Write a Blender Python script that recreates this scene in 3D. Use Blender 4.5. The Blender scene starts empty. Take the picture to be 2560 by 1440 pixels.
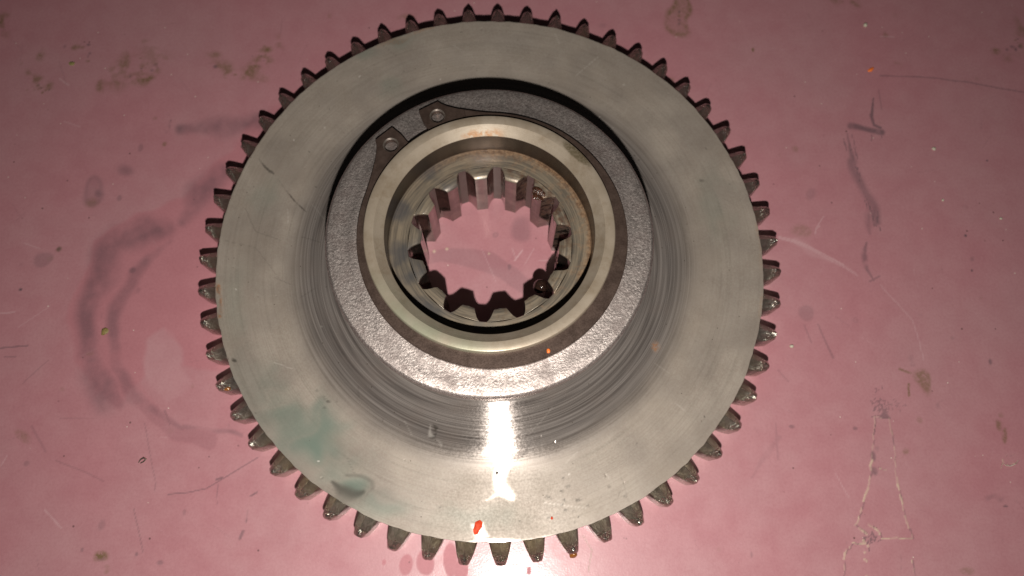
import bpy, bmesh, math, random
import numpy as np
from mathutils import Matrix, Vector

random.seed(7)
RNG = np.random.default_rng(11)
S = bpy.context.scene
COL = S.collection
MM = 0.001

# ------------------------------------------------------------------ camera
F_PX, W_PX, H_PX = 1850.0, 2560.0, 1440.0
CAM = np.array([4.494, -82.326, 253.84])          # mm above the table
TILT, YAW = 0.285476, -0.011438
_ct, _st = math.cos(TILT), math.sin(TILT)
_cy, _sy = math.cos(YAW), math.sin(YAW)
ROT = np.array([[_cy, 0, _sy], [0, 1, 0], [-_sy, 0, _cy]]) @ np.array([[1, 0, 0], [0, _ct, -_st], [0, _st, _ct]])
cd = bpy.data.cameras.new("camera")
cam = bpy.data.objects.new("camera", cd)
COL.objects.link(cam)
cd.sensor_width = 36.0
cd.lens = F_PX / W_PX * 36.0
cd.clip_start, cd.clip_end = 0.01, 20.0
cam.matrix_world = Matrix.Translation(Vector(CAM * MM)) @ Matrix(ROT.tolist()).to_4x4()
cd.dof.use_dof = True
cd.dof.focus_distance = 0.226
cd.dof.aperture_fstop = 11.0
S.camera = cam

# ------------------------------------------------------------------ world, lamp, exposure
w = bpy.data.worlds.new("World")
S.world = w
w.use_nodes = True
bg = w.node_tree.nodes["Background"]
bg.inputs[0].default_value = (1.0, 0.92, 0.86, 1)
bg.inputs[1].default_value = 0.010
ld = bpy.data.lights.new("phone_flash", 'AREA')     # the phone's flash beside its lens
ld.shape = 'DISK'
ld.size = 0.007
ld.energy = 1.0
ld.color = (1.0, 0.95, 0.875)
lamp = bpy.data.objects.new("phone_flash", ld)
COL.objects.link(lamp)
lamp.location = (8.5 * MM, -138 * MM, 253 * MM)
lamp.rotation_euler = (math.radians(21), 0, 0)
S.view_settings.view_transform = 'Standard'
S.view_settings.look = 'None'
S.view_settings.gamma = 1.0
S.view_settings.exposure = 0.0


# ------------------------------------------------------------------ helpers
def at(px, py, z=0.0):
    """point (mm) on the plane at height z seen at photo pixel px, py"""
    d = ROT @ np.array([(px - W_PX / 2) / F_PX, -(py - H_PX / 2) / F_PX, -1.0])
    return CAM + d * ((z - CAM[2]) / d[2])


def ats(pts, z=0.0):
    return [at(x, y, z)[:2] for x, y in pts]


def pxmm(px, py, z=0.0):
    """millimetres per photo pixel around there"""
    return float(np.linalg.norm(at(px + 5, py, z) - at(px - 5, py, z)) / 10)


def link(name, me, mat=None, parent=None, smooth=None):
    o = bpy.data.objects.new(name, me)
    COL.objects.link(o)
    if mat is not None and not me.materials:
        me.materials.append(mat)
    if parent is not None:
        o.parent = parent
    if smooth is not None and len(me.polygons):
        me.polygons.foreach_set("use_smooth", [True] * len(me.polygons))
        me.set_sharp_from_angle(angle=math.radians(smooth))
    return o


def tag(o, label=None, cat=None, group=None, kind=None):
    if label: o["label"] = label
    if cat: o["category"] = cat
    if group: o["group"] = group
    if kind: o["kind"] = kind
    return o


def mesh(name, verts, faces):
    me = bpy.data.meshes.new(name)
    me.from_pydata([tuple(float(c) * MM for c in v) for v in verts], [], faces)
    me.update()
    return me


def fast_mesh(name, V, Q):
    me = bpy.data.meshes.new(name)
    me.vertices.add(len(V))
    me.vertices.foreach_set("co", (V * MM).astype(np.float32).ravel())
    me.loops.add(Q.size)
    me.loops.foreach_set("vertex_index", Q.astype(np.int32).ravel())
    me.polygons.add(len(Q))
    me.polygons.foreach_set("loop_start", np.arange(0, Q.size, 4, dtype=np.int32))
    me.polygons.foreach_set("loop_total", np.full(len(Q), 4, dtype=np.int32))
    me.update(calc_edges=True)
    return me


def grid_quads(n, m, wrap=False):
    """n rows, m columns"""
    i, j = np.meshgrid(np.arange(n - 1), np.arange(m if wrap else m - 1), indexing='ij')
    j2 = (j + 1) % m
    return np.stack([i * m + j, i * m + j2, (i + 1) * m + j2, (i + 1) * m + j], -1).reshape(-1, 4)


def set_col(me, name, arr):
    a = me.color_attributes.new(name, 'FLOAT_COLOR', 'POINT')
    out = np.ones((len(arr), 4), np.float32)
    out[:, :arr.shape[1]] = arr
    a.data.foreach_set("color", out.ravel())


def revolve(name, prof, seg=256, jit=None):
    """closed profile of (r, z), counter-clockwise seen with r right and z up"""
    P = np.array(prof, float)
    th = np.linspace(0, 2 * math.pi, seg, endpoint=False)
    R = P[:, 0][:, None] * np.ones(seg)[None]
    Z = P[:, 1][:, None] * np.ones(seg)[None]
    if jit is not None:
        dR, dZ = jit(P, th)
        R, Z = R + dR, Z + dZ
    V = np.stack([R * np.cos(th), R * np.sin(th), Z], -1).reshape(-1, 3)
    n = len(P)
    Q = grid_quads(n, seg, True)
    j = np.arange(seg); j2 = (j + 1) % seg
    last = np.stack([(n - 1) * seg + j, (n - 1) * seg + j2, j2, j], -1)
    Q = np.concatenate([Q, last])[:, ::-1]
    return fast_mesh(name, V, Q)


def smooth_noise(shape, scale, rng=RNG):
    """band-limited noise field in -1..1 on an array, feature size in cells"""
    n, m = shape
    f = np.fft.rfft2(rng.standard_normal((n, m)))
    ky = np.fft.fftfreq(n)[:, None]; kx = np.fft.rfftfreq(m)[None]
    k2 = (kx ** 2 + ky ** 2) * scale ** 2
    g = np.fft.irfft2(f * np.exp(-k2 * 6.0), s=(n, m))
    return g / (np.abs(g).std() * 2.2 + 1e-9)


def sst(e0, e1, x):
    t = np.clip((x - e0) / (e1 - e0 + 1e-12), 0, 1)
    return t * t * (3 - 2 * t)


# ---- painting of marks on a field of points
class Canvas:
    def __init__(s, X, Y, chans, warp=None):
        s.X, s.Y = X, Y
        s.c = {k: np.zeros(X.shape) for k in chans}
        s.wx, s.wy = warp if warp is not None else (np.zeros(X.shape), np.zeros(X.shape))

    def _win(s, x0, x1, y0, y1):
        return np.nonzero((s.X >= x0) & (s.X <= x1) & (s.Y >= y0) & (s.Y <= y1))

    def put(s, ch, idx, v):
        a = s.c[ch]
        a[idx] = np.maximum(a[idx], v)

    def add(s, ch, idx, v):
        s.c[ch][idx] = np.clip(s.c[ch][idx] + v, -1, 1)

    def blob(s, ch, c, rx, ry, amt, rot=0, soft=0.5, warp=0.6, tex=None, ring=0.0):
        R = max(rx, ry) * 1.8 + 2
        i = s._win(c[0] - R, c[0] + R, c[1] - R, c[1] + R)
        x = s.X[i] - c[0] + s.wx[i] * warp * max(0.3, min(rx, ry)) * .5
        y = s.Y[i] - c[1] + s.wy[i] * warp * max(0.3, min(rx, ry)) * .5
        a = math.radians(rot)
        u = (x * math.cos(a) + y * math.sin(a)) / rx
        v = (-x * math.sin(a) + y * math.cos(a)) / ry
        d = np.sqrt(u * u + v * v)
        m = 1 - sst(1 - soft, 1 + soft * .4, d)
        if ring: m = m * ((1 - ring) + ring * sst(.45, .9, d))
        if tex is not None: m = m * tex[i]
        s.put(ch, i, m * amt)

    def stroke(s, ch, pts, width, amt, soft=0.6, warp=0.3, tex=None):
        pts = [np.asarray(p, float)[:2] for p in pts]
        ws = width if isinstance(width, (list, tuple)) else [width] * len(pts)
        for k in range(len(pts) - 1):
            a, b = pts[k], pts[k + 1]
            wm = max(ws[k], ws[k + 1]) * 1.5 + 1.2
            i = s._win(min(a[0], b[0]) - wm, max(a[0], b[0]) + wm, min(a[1], b[1]) - wm, max(a[1], b[1]) + wm)
            wp = warp * min(ws[k], 3.0)
            x = s.X[i] + s.wx[i] * wp; y = s.Y[i] + s.wy[i] * wp
            d = b - a; L2 = d @ d + 1e-9
            t = np.clip(((x - a[0]) * d[0] + (y - a[1]) * d[1]) / L2, 0, 1)
            dist = np.hypot(x - a[0] - t * d[0], y - a[1] - t * d[1])
            wd = ws[k] + (ws[k + 1] - ws[k]) * t
            m = 1 - sst(1 - soft, 1 + soft * .5, dist / (wd * .5))
            if tex is not None: m = m * tex[i]
            s.put(ch, i, m * amt)

    def poly(s, ch, pts, amt, soft=1.0, warp=1.0):
        P = np.array(pts, float)
        lo, hi = P.min(0) - 4, P.max(0) + 4
        i = s._win(lo[0], hi[0], lo[1], hi[1])
        x = s.X[i] + s.wx[i] * warp; y = s.Y[i] + s.wy[i] * warp
        ins = np.zeros(x.shape, bool); dist = np.full(x.shape, 1e9)
        for k in range(len(P)):
            a, b = P[k], P[(k + 1) % len(P)]
            c = ((a[1] > y) != (b[1] > y)) & (x < (b[0] - a[0]) * (y - a[1]) / (b[1] - a[1] + 1e-12) + a[0])
            ins ^= c
            d = b - a; t = np.clip(((x - a[0]) * d[0] + (y - a[1]) * d[1]) / (d @ d + 1e-9), 0, 1)
            dist = np.minimum(dist, np.hypot(x - a[0] - t * d[0], y - a[1] - t * d[1]))
        sd = np.where(ins, dist, -dist)
        s.put(ch, i, sst(-soft, soft, sd) * amt)


# ---- node helpers
class NT:
    def __init__(s, name):
        s.m = bpy.data.materials.new(name)
        s.m.use_nodes = True
        s.t = s.m.node_tree
        s.n = s.t.nodes
        s.b = s.n["Principled BSDF"]

    def new(s, typ, **kw):
        n = s.n.new(typ)
        for k, v in kw.items(): setattr(n, k, v)
        return n

    def lk(s, a, b): s.t.links.new(a, b)

    def val(s, sock, v):
        if hasattr(v, "is_linked"): s.lk(v, sock)
        elif isinstance(v, tuple) and len(v) == 3 and sock.type == 'RGBA': sock.default_value = (*v, 1)
        else: sock.default_value = v

    def pos(s):
        if not hasattr(s, "_p"):
            g = s.new('ShaderNodeNewGeometry')
            v = s.new('ShaderNodeVectorMath', operation='SCALE')
            s.lk(g.outputs['Position'], v.inputs[0]); v.inputs['Scale'].default_value = 1000.0
            s._p = v.outputs[0]
        return s._p

    def noise(s, size, detail=3, rough=.55, vec=None, dist=0.0, out='Fac'):
        n = s.new('ShaderNodeTexNoise')
        s.lk(vec if vec is not None else s.pos(), n.inputs['Vector'])
        n.inputs['Scale'].default_value = 1.0 / size
        n.inputs['Detail'].default_value = detail
        n.inputs['Roughness'].default_value = rough
        n.inputs['Distortion'].default_value = dist
        return n.outputs[out]

    def voro(s, size, vec=None, out='Color', feature='F1', rnd=1.0):
        n = s.new('ShaderNodeTexVoronoi', feature=feature)
        s.lk(vec if vec is not None else s.pos(), n.inputs['Vector'])
        n.inputs['Scale'].default_value = 1.0 / size
        n.inputs['Randomness'].default_value = rnd
        return n.outputs[out]

    def ramp(s, x, lo, hi, a=0.0, b=1.0):
        n = s.new('ShaderNodeMapRange', interpolation_type='SMOOTHSTEP')
        s.val(n.inputs['Value'], x)
        n.inputs['From Min'].default_value = lo; n.inputs['From Max'].default_value = hi
        n.inputs['To Min'].default_value = a; n.inputs['To Max'].default_value = b
        return n.outputs[0]

    def math(s, op, a, b=0.0, c=0.0, clamp=False):
        n = s.new('ShaderNodeMath', operation=op, use_clamp=clamp)
        s.val(n.inputs[0], a); s.val(n.inputs[1], b); s.val(n.inputs[2], c)
        return n.outputs[0]

    def mix(s, f, a, b, blend='MIX'):
        n = s.new('ShaderNodeMix', data_type='RGBA', blend_type=blend)
        s.val(n.inputs[0], f); s.val(n.inputs[6], a); s.val(n.inputs[7], b)
        return n.outputs[2]

    def fmix(s, f, a, b):
        n = s.new('ShaderNodeMix', data_type='FLOAT')
        s.val(n.inputs[0], f); s.val(n.inputs[2], a); s.val(n.inputs[3], b)
        return n.outputs[0]

    def sep(s, c):
        n = s.new('ShaderNodeSeparateColor'); s.lk(c, n.inputs[0]); return n.outputs

    def xyz(s, c=None):
        n = s.new('ShaderNodeSeparateXYZ'); s.lk(c if c is not None else s.pos(), n.inputs[0]); return n.outputs

    def attr(s, name):
        n = s.new('ShaderNodeVertexColor', layer_name=name); return s.sep(n.outputs[0])

    def bump(s, h, dist, strength=1.0, normal=None):
        n = s.new('ShaderNodeBump')
        n.inputs['Strength'].default_value = strength
        n.inputs['Distance'].default_value = dist * MM
        s.val(n.inputs['Height'], h)
        if normal is not None: s.lk(normal, n.inputs['Normal'])
        return n.outputs[0]

    def radius(s):
        x, y, z = s.xyz()
        r2 = s.math('ADD', s.math('MULTIPLY', x, x), s.math('MULTIPLY', y, y))
        return s.math('SQRT', r2)

    def polar(s, kr, ka):
        """vector (r*kr, cos*ka, sin*ka): noise stretched along the turning direction"""
        r = s.radius(); x, y, z = s.xyz()
        n = s.new('ShaderNodeCombineXYZ')
        s.lk(s.math('MULTIPLY', r, kr), n.inputs[0])
        s.lk(s.math('MULTIPLY', s.math('DIVIDE', x, r), ka), n.inputs[1])
        s.lk(s.math('MULTIPLY', s.math('DIVIDE', y, r), ka), n.inputs[2])
        return n.outputs[0]

    def set(s, **kw):
        names = dict(color='Base Color', metal='Metallic', rough='Roughness', normal='Normal', ior='IOR',
                     spec='Specular IOR Level', coat='Coat Weight', coat_rough='Coat Roughness', aniso='Anisotropic',
                     arot='Anisotropic Rotation', tangent='Tangent', trans='Transmission Weight', sss='Subsurface Weight',
                     coat_normal='Coat Normal', tint='Specular Tint')
        for k, v in kw.items(): s.val(s.b.inputs[names[k]], v)
        return s.m

    def radial_tangent(s):
        return s.new('ShaderNodeTangent', direction_type='RADIAL', axis='Z').outputs[0]


# ------------------------------------------------------------------ materials
def mat_table():
    n = NT("pink_paint")
    A, B = n.attr("mark_a"), n.attr("mark_b")
    dark, brown, film = A[0], A[1], A[2]
    light, matte, cream = B[0], B[1], B[2]
    big = n.noise(55, 4)
    mid = n.noise(9, 5, .6)
    fine = n.noise(.9, 3, .65)
    col = n.mix(n.ramp(mid, .3, .7), (.43, .188, .213), (.458, .204, .230))
    # dust haze, thinner where oil has wetted the paint
    dust = n.math('MULTIPLY', n.ramp(n.math('ADD', big, n.math('MULTIPLY', mid, .35)), .45, .95), n.math('SUBTRACT', 1.0, film))
    col = n.mix(n.math('MULTIPLY', dust, .38), col, (.44, .28, .29))
    col = n.mix(n.math('MULTIPLY', film, .3), col, (.45, .155, .178))
    # pepper of fine specks and grain
    col = n.mix(n.ramp(fine, .35, .75, 0, .22), col, (.30, .11, .13))
    sp = n.voro(2.6, out='Distance')
    spc = n.sep(n.voro(2.6))
    col = n.mix(n.math('MULTIPLY', n.ramp(sp, .05, .12, 1, 0), n.ramp(spc[0], .945, .96)), col, (.66, .52, .46))
    sp2 = n.voro(3.7, out='Distance')
    spc2 = n.sep(n.voro(3.7))
    col = n.mix(n.math('MULTIPLY', n.ramp(sp2, .06, .13, .75, 0), n.ramp(spc2[1], .90, .93)), col, (.12, .06, .06))
    dk = n.math('MULTIPLY', dark, n.ramp(n.noise(1.2, 4, .7), .1, .55, .65, 1))
    col = n.mix(n.math('MULTIPLY', dk, .93, clamp=True), col, (.085, .062, .075))
    bk = n.math('MULTIPLY', brown, n.ramp(n.noise(1.6, 5, .75), .3, .6, .25, 1))
    col = n.mix(n.math('MULTIPLY', bk, 1.15, clamp=True), col, (.16, .105, .045))
    col = n.mix(n.math('MULTIPLY', light, .6), col, (.66, .46, .48))
    col = n.mix(n.math('MULTIPLY', cream, .9), col, (.62, .50, .36))
    peel = n.noise(.55, 2, .5)
    wav = n.noise(2.8, 3, .6)
    h = n.math('ADD', n.math('MULTIPLY', peel, .4), n.math('ADD', n.math('MULTIPLY', wav, .5), n.math('MULTIPLY', cream, 1.5)))
    h = n.math('SUBTRACT', h, n.math('MULTIPLY', light, .35))
    nb = n.bump(h, .075, .8)
    rough = n.math('ADD', n.ramp(mid, .25, .75, .34, .48), n.math('MULTIPLY', matte, .35), clamp=True)
    rough = n.math('SUBTRACT', rough, n.math('MULTIPLY', film, .07))
    coat = n.math('MULTIPLY', n.math('SUBTRACT', 1.0, matte, clamp=True), .28)
    return n.set(color=col, rough=rough, normal=nb, coat=coat, coat_rough=.17, coat_normal=nb, spec=.5)


def mat_disc():
    n = NT("turned_steel")
    A, B = n.attr("mark_a"), n.attr("mark_b")
    film, teal, dark = A[0], A[1], A[2]
    rust, bright, pit = B[0], B[1], B[2]
    rings = n.noise(1.0, 2, .6, vec=n.polar(2.2, .8))
    rings2 = n.noise(1.0, 3, .6, vec=n.polar(.8, 1.6))
    speck = n.noise(.7, 4, .7)
    mid = n.noise(12, 5, .6)
    clean = n.mix(n.ramp(rings, .3, .7), (.18, .155, .142), (.36, .318, .295))
    clean = n.mix(n.ramp(rings2, .42, .7, 0, .6), clean, (.08, .067, .063))
    clean = n.mix(n.ramp(mid, .45, .75, 0, .35), clean, (.25, .20, .175))
    dull = n.mix(n.ramp(mid, .3, .7), (.290, .240, .203), (.355, .300, .256))
    dull = n.mix(n.ramp(rings, .35, .7, 0, .34), dull, (.19, .165, .135))
    dull = n.mix(n.ramp(rings2, .5, .75, 0, .3), dull, (.20, .17, .14))
    dull = n.mix(n.ramp(n.noise(.55, 2, .5), .35, .7, 0, .3), dull, (.40, .365, .31))
    dull = n.mix(n.ramp(n.noise(22, 5, .65), .4, .68, 0, .45), dull, (.245, .20, .162))
    dull = n.mix(n.ramp(speck, .58, .78, 0, .5), dull, (.22, .185, .14))
    dull = n.mix(n.math('MULTIPLY', teal, .85), dull, (.125, .178, .145))
    col = n.mix(film, clean, dull)
    sp = n.voro(1.9, out='Distance'); spc = n.sep(n.voro(1.9))
    col = n.mix(n.math('MULTIPLY', n.ramp(sp, .06, .13, .8, 0), n.ramp(spc[0], .86, .9)), col, (.07, .05, .035))
    col = n.mix(n.math('MULTIPLY', dark, .92, clamp=True), col, (.045, .038, .03))
    col = n.mix(n.math('MULTIPLY', n.math('MULTIPLY', rust, n.ramp(n.noise(.9, 4, .7), .35, .6)), .85), col, (.30, .13, .05))
    col = n.mix(n.math('MULTIPLY', bright, .8), col, (.8, .74, .68))
    metal = n.fmix(film, .52, .22)
    metal = n.math('MULTIPLY', metal, n.math('SUBTRACT', 1.0, n.math('MULTIPLY', rust, .7)))
    rough = n.fmix(film, .185, .55)
    rough = n.math('ADD', rough, n.ramp(speck, .3, .7, -.05, .06))
    ani = n.fmix(film, .97, .4)
    h = n.math('ADD', n.math('MULTIPLY', rings, n.fmix(film, .8, .35)), n.math('MULTIPLY', speck, n.fmix(film, .06, .35)))
    h = n.math('SUBTRACT', h, n.math('MULTIPLY', pit, 6.0))
    nb = n.bump(h, .03, .7)
    return n.set(color=col, metal=metal, rough=rough, aniso=ani, arot=.25, tangent=n.radial_tangent(), normal=nb)


def mat_tooth():
    n = NT("oily_tooth_steel")
    a = n.noise(2.2, 4, .65); f = n.noise(.5, 3, .7); big = n.noise(25, 2)
    col = n.mix(n.ramp(a, .3, .7), (.235, .222, .195), (.39, .37, .325))
    col = n.mix(n.ramp(big, .35, .7, 0, .5), col, (.38, .31, .20))
    col = n.mix(n.ramp(f, .55, .75, 0, .6), col, (.10, .09, .065))
    r = n.radius()
    tip = n.ramp(n.math('ADD', r, n.math('MULTIPLY', a, 3.0)), 97.5, 99.8)
    col = n.mix(n.math('MULTIPLY', tip, .55), col, (.52, .49, .42))
    h = n.math('ADD', n.math('MULTIPLY', a, 1.0), n.math('MULTIPLY', f, .35))
    h = n.math('ADD', h, n.math('MULTIPLY', n.math('MULTIPLY', n.noise(1.1, 3, .6), tip), 1.6))
    nb = n.bump(h, .55, .5)
    rough = n.fmix(tip, .39, .24)
    return n.set(color=col, metal=n.fmix(tip, .97, .97), rough=rough, normal=nb, coat=.5, coat_rough=.08, coat_normal=n.bump(h, .8, .8))


def mat_washer():
    n = NT("mottled_steel")
    g = n.noise(.62, 3, .7); c = n.noise(6.5, 5, .7); f = n.noise(.36, 2, .5)
    col = n.mix(n.ramp(g, .3, .7), (.28, .238, .224), (.60, .53, .498))
    col = n.mix(n.ramp(c, .42, .68, 0, .65), col, (.19, .15, .14))
    h = n.math('ADD', g, n.math('MULTIPLY', n.noise(2.6, 4, .7), .9))
    nb = n.bump(h, .17, .8)
    return n.set(color=col, metal=.88, rough=n.ramp(c, .3, .7, .42, .58), normal=nb)


def mat_ring():
    n = NT("phosphated_spring_steel")
    a = n.noise(3.5, 4, .6); f = n.noise(.5, 3, .6)
    col = n.mix(n.ramp(a, .3, .7), (.07, .046, .037), (.112, .076, .062))
    nb = n.bump(f, .04, .6)
    return n.set(color=col, metal=.6, rough=n.ramp(f, .3, .7, .34, .48), normal=nb, spec=.5)


ZR_ = 39.2


def floor_colour(n, r, x, y, rings, f):
    """burnished grey counterbore floor with rust creeping in from its edge"""
    fl = n.mix(n.ramp(rings, .3, .7), (.16, .138, .112), (.35, .285, .21))
    blue = n.ramp(n.noise(14, 3, .5), .42, .62, 0, .75)
    fl = n.mix(n.math('MULTIPLY', blue, n.ramp(x, 12, -12)), fl, (.10, .10, .108))
    rn = n.noise(3.0, 5, .7)
    rr = n.math('ADD', r, n.math('MULTIPLY', n.math('SUBTRACT', rn, .5), 9.0))
    side = n.ramp(n.math('ADD', x, n.math('MULTIPLY', y, .35)), -22, 12, .12, 1)
    rust = n.math('MULTIPLY', n.ramp(rr, 29.2, 32.6), side)
    rust = n.math('MAXIMUM', rust, n.math('MULTIPLY', n.ramp(rn, .46, .66), n.math('MULTIPLY', side, .6)))
    fl = n.mix(n.math('MULTIPLY', rust, .85), fl, n.mix(n.ramp(n.noise(1.2, 4, .7), .35, .65), (.10, .05, .026), (.24, .145, .082)))
    return fl, rust, rn


def mat_hub():
    n = NT("ground_hub_steel")
    x, y, z = n.xyz()
    r = n.radius()
    rings = n.noise(1.0, 3, .6, vec=n.polar(1.6, 2.5))
    mid = n.noise(8, 5, .6); f = n.noise(.6, 4, .7)
    face = n.mix(n.ramp(mid, .3, .7), (.30, .245, .185), (.365, .305, .24))
    face = n.mix(n.ramp(f, .55, .8, 0, .4), face, (.2, .155, .11))
    face = n.mix(n.ramp(n.noise(6, 5, .7), .45, .75, 0, .55), face, (.21, .15, .095))
    # greenish film towards the lower left of the rim
    gx = n.math('ADD', n.math('MULTIPLY', x, .5), n.math('MULTIPLY', y, .86))
    gm = n.math('MULTIPLY', n.ramp(gx, -26, -40), n.ramp(n.noise(10, 3), .25, .6, .25, 1))
    face = n.mix(n.math('MULTIPLY', gm, .55), face, (.24, .29, .20))
    fl, rust, rn = floor_colour(n, r, x, y, rings, f)
    # walls
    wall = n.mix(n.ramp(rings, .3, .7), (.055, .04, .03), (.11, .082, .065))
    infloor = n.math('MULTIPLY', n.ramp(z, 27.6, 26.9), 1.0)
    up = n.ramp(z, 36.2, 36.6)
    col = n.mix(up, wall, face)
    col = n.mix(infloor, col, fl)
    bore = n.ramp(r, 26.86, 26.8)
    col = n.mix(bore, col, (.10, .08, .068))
    # rust on the chamfer at the far side
    ch = n.math('MULTIPLY', n.math('MULTIPLY', n.ramp(y, 31, 33.5), n.ramp(n.math('ADD', r, n.math('MULTIPLY', rn, 3)), 37.2, 35.4)),
                n.math('MULTIPLY', n.ramp(rn, .42, .58), n.ramp(n.math('ABSOLUTE', n.math('ADD', x, 3)), 9, 4)))
    col = n.mix(n.math('MULTIPLY', n.math('MULTIPLY', ch, up), .8), col, (.30, .13, .04))
    px_, py_ = at(1442, 384, ZR_)[:2]
    dx = n.math('SUBTRACT', x, px_); dy = n.math('SUBTRACT', y, py_)
    u = n.math('ADD', n.math('MULTIPLY', dx, .72), n.math('MULTIPLY', dy, -.69)); v = n.math('ADD', n.math('MULTIPLY', dx, .69), n.math('MULTIPLY', dy, .72))
    dd = n.math('SQRT', n.math('ADD', n.math('POWER', n.math('DIVIDE', u, 6.0), 2.0), n.math('POWER', n.math('DIVIDE', v, 1.7), 2.0)))
    wear = n.ramp(n.math('ADD', dd, n.math('MULTIPLY', n.noise(1.2, 3), .5)), 1.45, .95)
    col = n.mix(n.math('MULTIPLY', n.math('MULTIPLY', wear, up), n.ramp(n.noise(.8, 2), .3, .6, .45, .9)), col, (.12, .095, .055))
    metal = n.fmix(infloor, n.fmix(up, .85, .35), .5)
    metal = n.math('MULTIPLY', metal, n.math('SUBTRACT', 1.0, n.math('MULTIPLY', n.math('MULTIPLY', rust, infloor), .85)))
    rough = n.fmix(up, .33, .46)
    h = n.math('ADD', n.math('MULTIPLY', rings, .6), n.math('MULTIPLY', f, .5))
    nb = n.bump(h, .06, .6)
    return n.set(color=col, metal=metal, rough=rough, normal=nb, coat=.1, coat_rough=.15, coat_normal=n.bump(h, .05, .5), aniso=.3, arot=.25, tangent=n.radial_tangent())


def mat_spline():
    n = NT("broached_steel")
    x, y, z = n.xyz()
    r = n.radius()
    f = n.noise(.6, 4, .7); m = n.noise(4, 4, .6)
    st = n.new('ShaderNodeVectorMath', operation='MULTIPLY'); n.lk(n.pos(), st.inputs[0]); st.inputs[1].default_value = (2.2, 2.2, .12)
    lines = n.noise(1.0, 2, .5, vec=st.outputs[0])
    col = n.mix(n.ramp(m, .3, .7), (.13, .105, .09), (.25, .21, .18))
    col = n.mix(n.ramp(f, .6, .8, 0, .5), col, (.15, .10, .07))
    top = n.ramp(z, 25.6, 25.9)
    topc, trust, trn = floor_colour(n, r, x, y, n.noise(1.0, 3, .6, vec=n.polar(1.6, 2.5)), f)
    col = n.mix(top, col, topc)
    # grime and rust on the side by the grease lump
    g = n.math('MULTIPLY', n.ramp(n.math('ADD', n.math('MULTIPLY', x, .8), n.math('MULTIPLY', y, .6)), 17, 23), n.ramp(n.noise(2.5, 4, .7), .42, .6))
    col = n.mix(n.math('MULTIPLY', g, .75), col, (.12, .055, .035))
    nb = n.bump(n.math('ADD', n.math('MULTIPLY', lines, .7), n.math('MULTIPLY', f, .3)), .05, .6)
    return n.set(color=col, metal=n.fmix(top, n.fmix(g, .95, .4), .5), rough=n.fmix(top, .15, .38), normal=nb, coat=.3, coat_rough=.08)


def mat_simple(name, a, b, size=1.0, rough=.5, metal=0.0, coat=0.0, bump=.1, spec=.5):
    n = NT(name)
    f = n.noise(size, 4, .65)
    return n.set(color=n.mix(n.ramp(f, .3, .7), a, b), rough=rough, metal=metal, coat=coat, coat_rough=.06,
                 normal=n.bump(f, bump, .6), spec=spec)


M_TABLE, M_DISC, M_TOOTH, M_WASH, M_RING, M_HUB, M_SPL = (mat_table(), mat_disc(), mat_tooth(), mat_washer(), mat_ring(), mat_hub(), mat_spline())
M_CRUMB = mat_simple("pale_crumb", (.42, .38, .28), (.56, .52, .42), .4, .7)
M_YELLOW = mat_simple("yellow_crumb", (.13, .095, .03), (.30, .23, .08), .35, .5)
M_OLIVE = mat_simple("olive_crumb", (.20, .17, .06), (.30, .26, .10), .5, .6)
M_RED = mat_simple("red_paint_chip", (.50, .04, .012), (.66, .08, .03), .6, .6, spec=.15)
M_ORANGE = mat_simple("orange_chip", (.85, .16, .03), (.9, .25, .05), .3, .4)
M_OIL = mat_simple("black_oil", (.012, .007, .006), (.03, .014, .01), .8, .06, bump=.02)
M_AMBER = mat_simple("amber_grease", (.16, .05, .012), (.33, .13, .03), .6, .12, coat=.6, bump=.15)
M_GREASE = mat_simple("brown_grease", (.018, .008, .006), (.10, .04, .022), .5, .2, coat=.5, bump=.5)
M_SHAVE = mat_simple("shaving_metal", (.5, .42, .34), (.62, .55, .45), .5, .25, metal=.9)
M_GLEAM = mat_simple("spring_steel_gleam", (.20, .165, .145), (.34, .29, .255), .6, .34, metal=.75, bump=.05)  # brighter steel that paints the gleam around the lug holes
M_FIBRE = mat_simple("fibre", (.30, .19, .15), (.62, .50, .44), 1.0, .6)

# ------------------------------------------------------------------ the table top
STEP = 0.42
xs = np.concatenate([[-900, -600, -400, -280], np.arange(-206, 226, STEP), [300, 420, 620, 900]])
ys = np.concatenate([[-700, -450, -280, -180], np.arange(-118, 122, STEP), [180, 300, 500, 900]])
X, Y = np.meshgrid(xs, ys)
sh = X.shape
warp = (smooth_noise(sh, 14), smooth_noise(sh, 14))
cv = Canvas(X, Y, ['dark', 'brown', 'film', 'light', 'matte', 'cream'], warp)
tx_soft = np.clip(.8 + .3 * smooth_noise(sh, 16) + .12 * smooth_noise(sh, 4), .2, 1)
tx_fine = np.clip(.5 + .8 * smooth_noise(sh, 3.5), 0, 1)
tx_patch = np.clip(.75 + .8 * smooth_noise(sh, 8) + .4 * smooth_noise(sh, 3), 0, 1)


def P(*p): return ats(p, 0.0)
def B(ch, px, py, rx, ry, amt, **k):
    c = at(px, py); s = pxmm(px, py)
    cv.blob(ch, c, rx * s, ry * s * 1.05, amt, **k)
def K(ch, pts, wpx, amt, **k):
    s = pxmm(*pts[0])
    wd = [q * s for q in wpx] if isinstance(wpx, (list, tuple)) else wpx * s
    cv.stroke(ch, P(*pts), wd, amt, **k)


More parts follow.
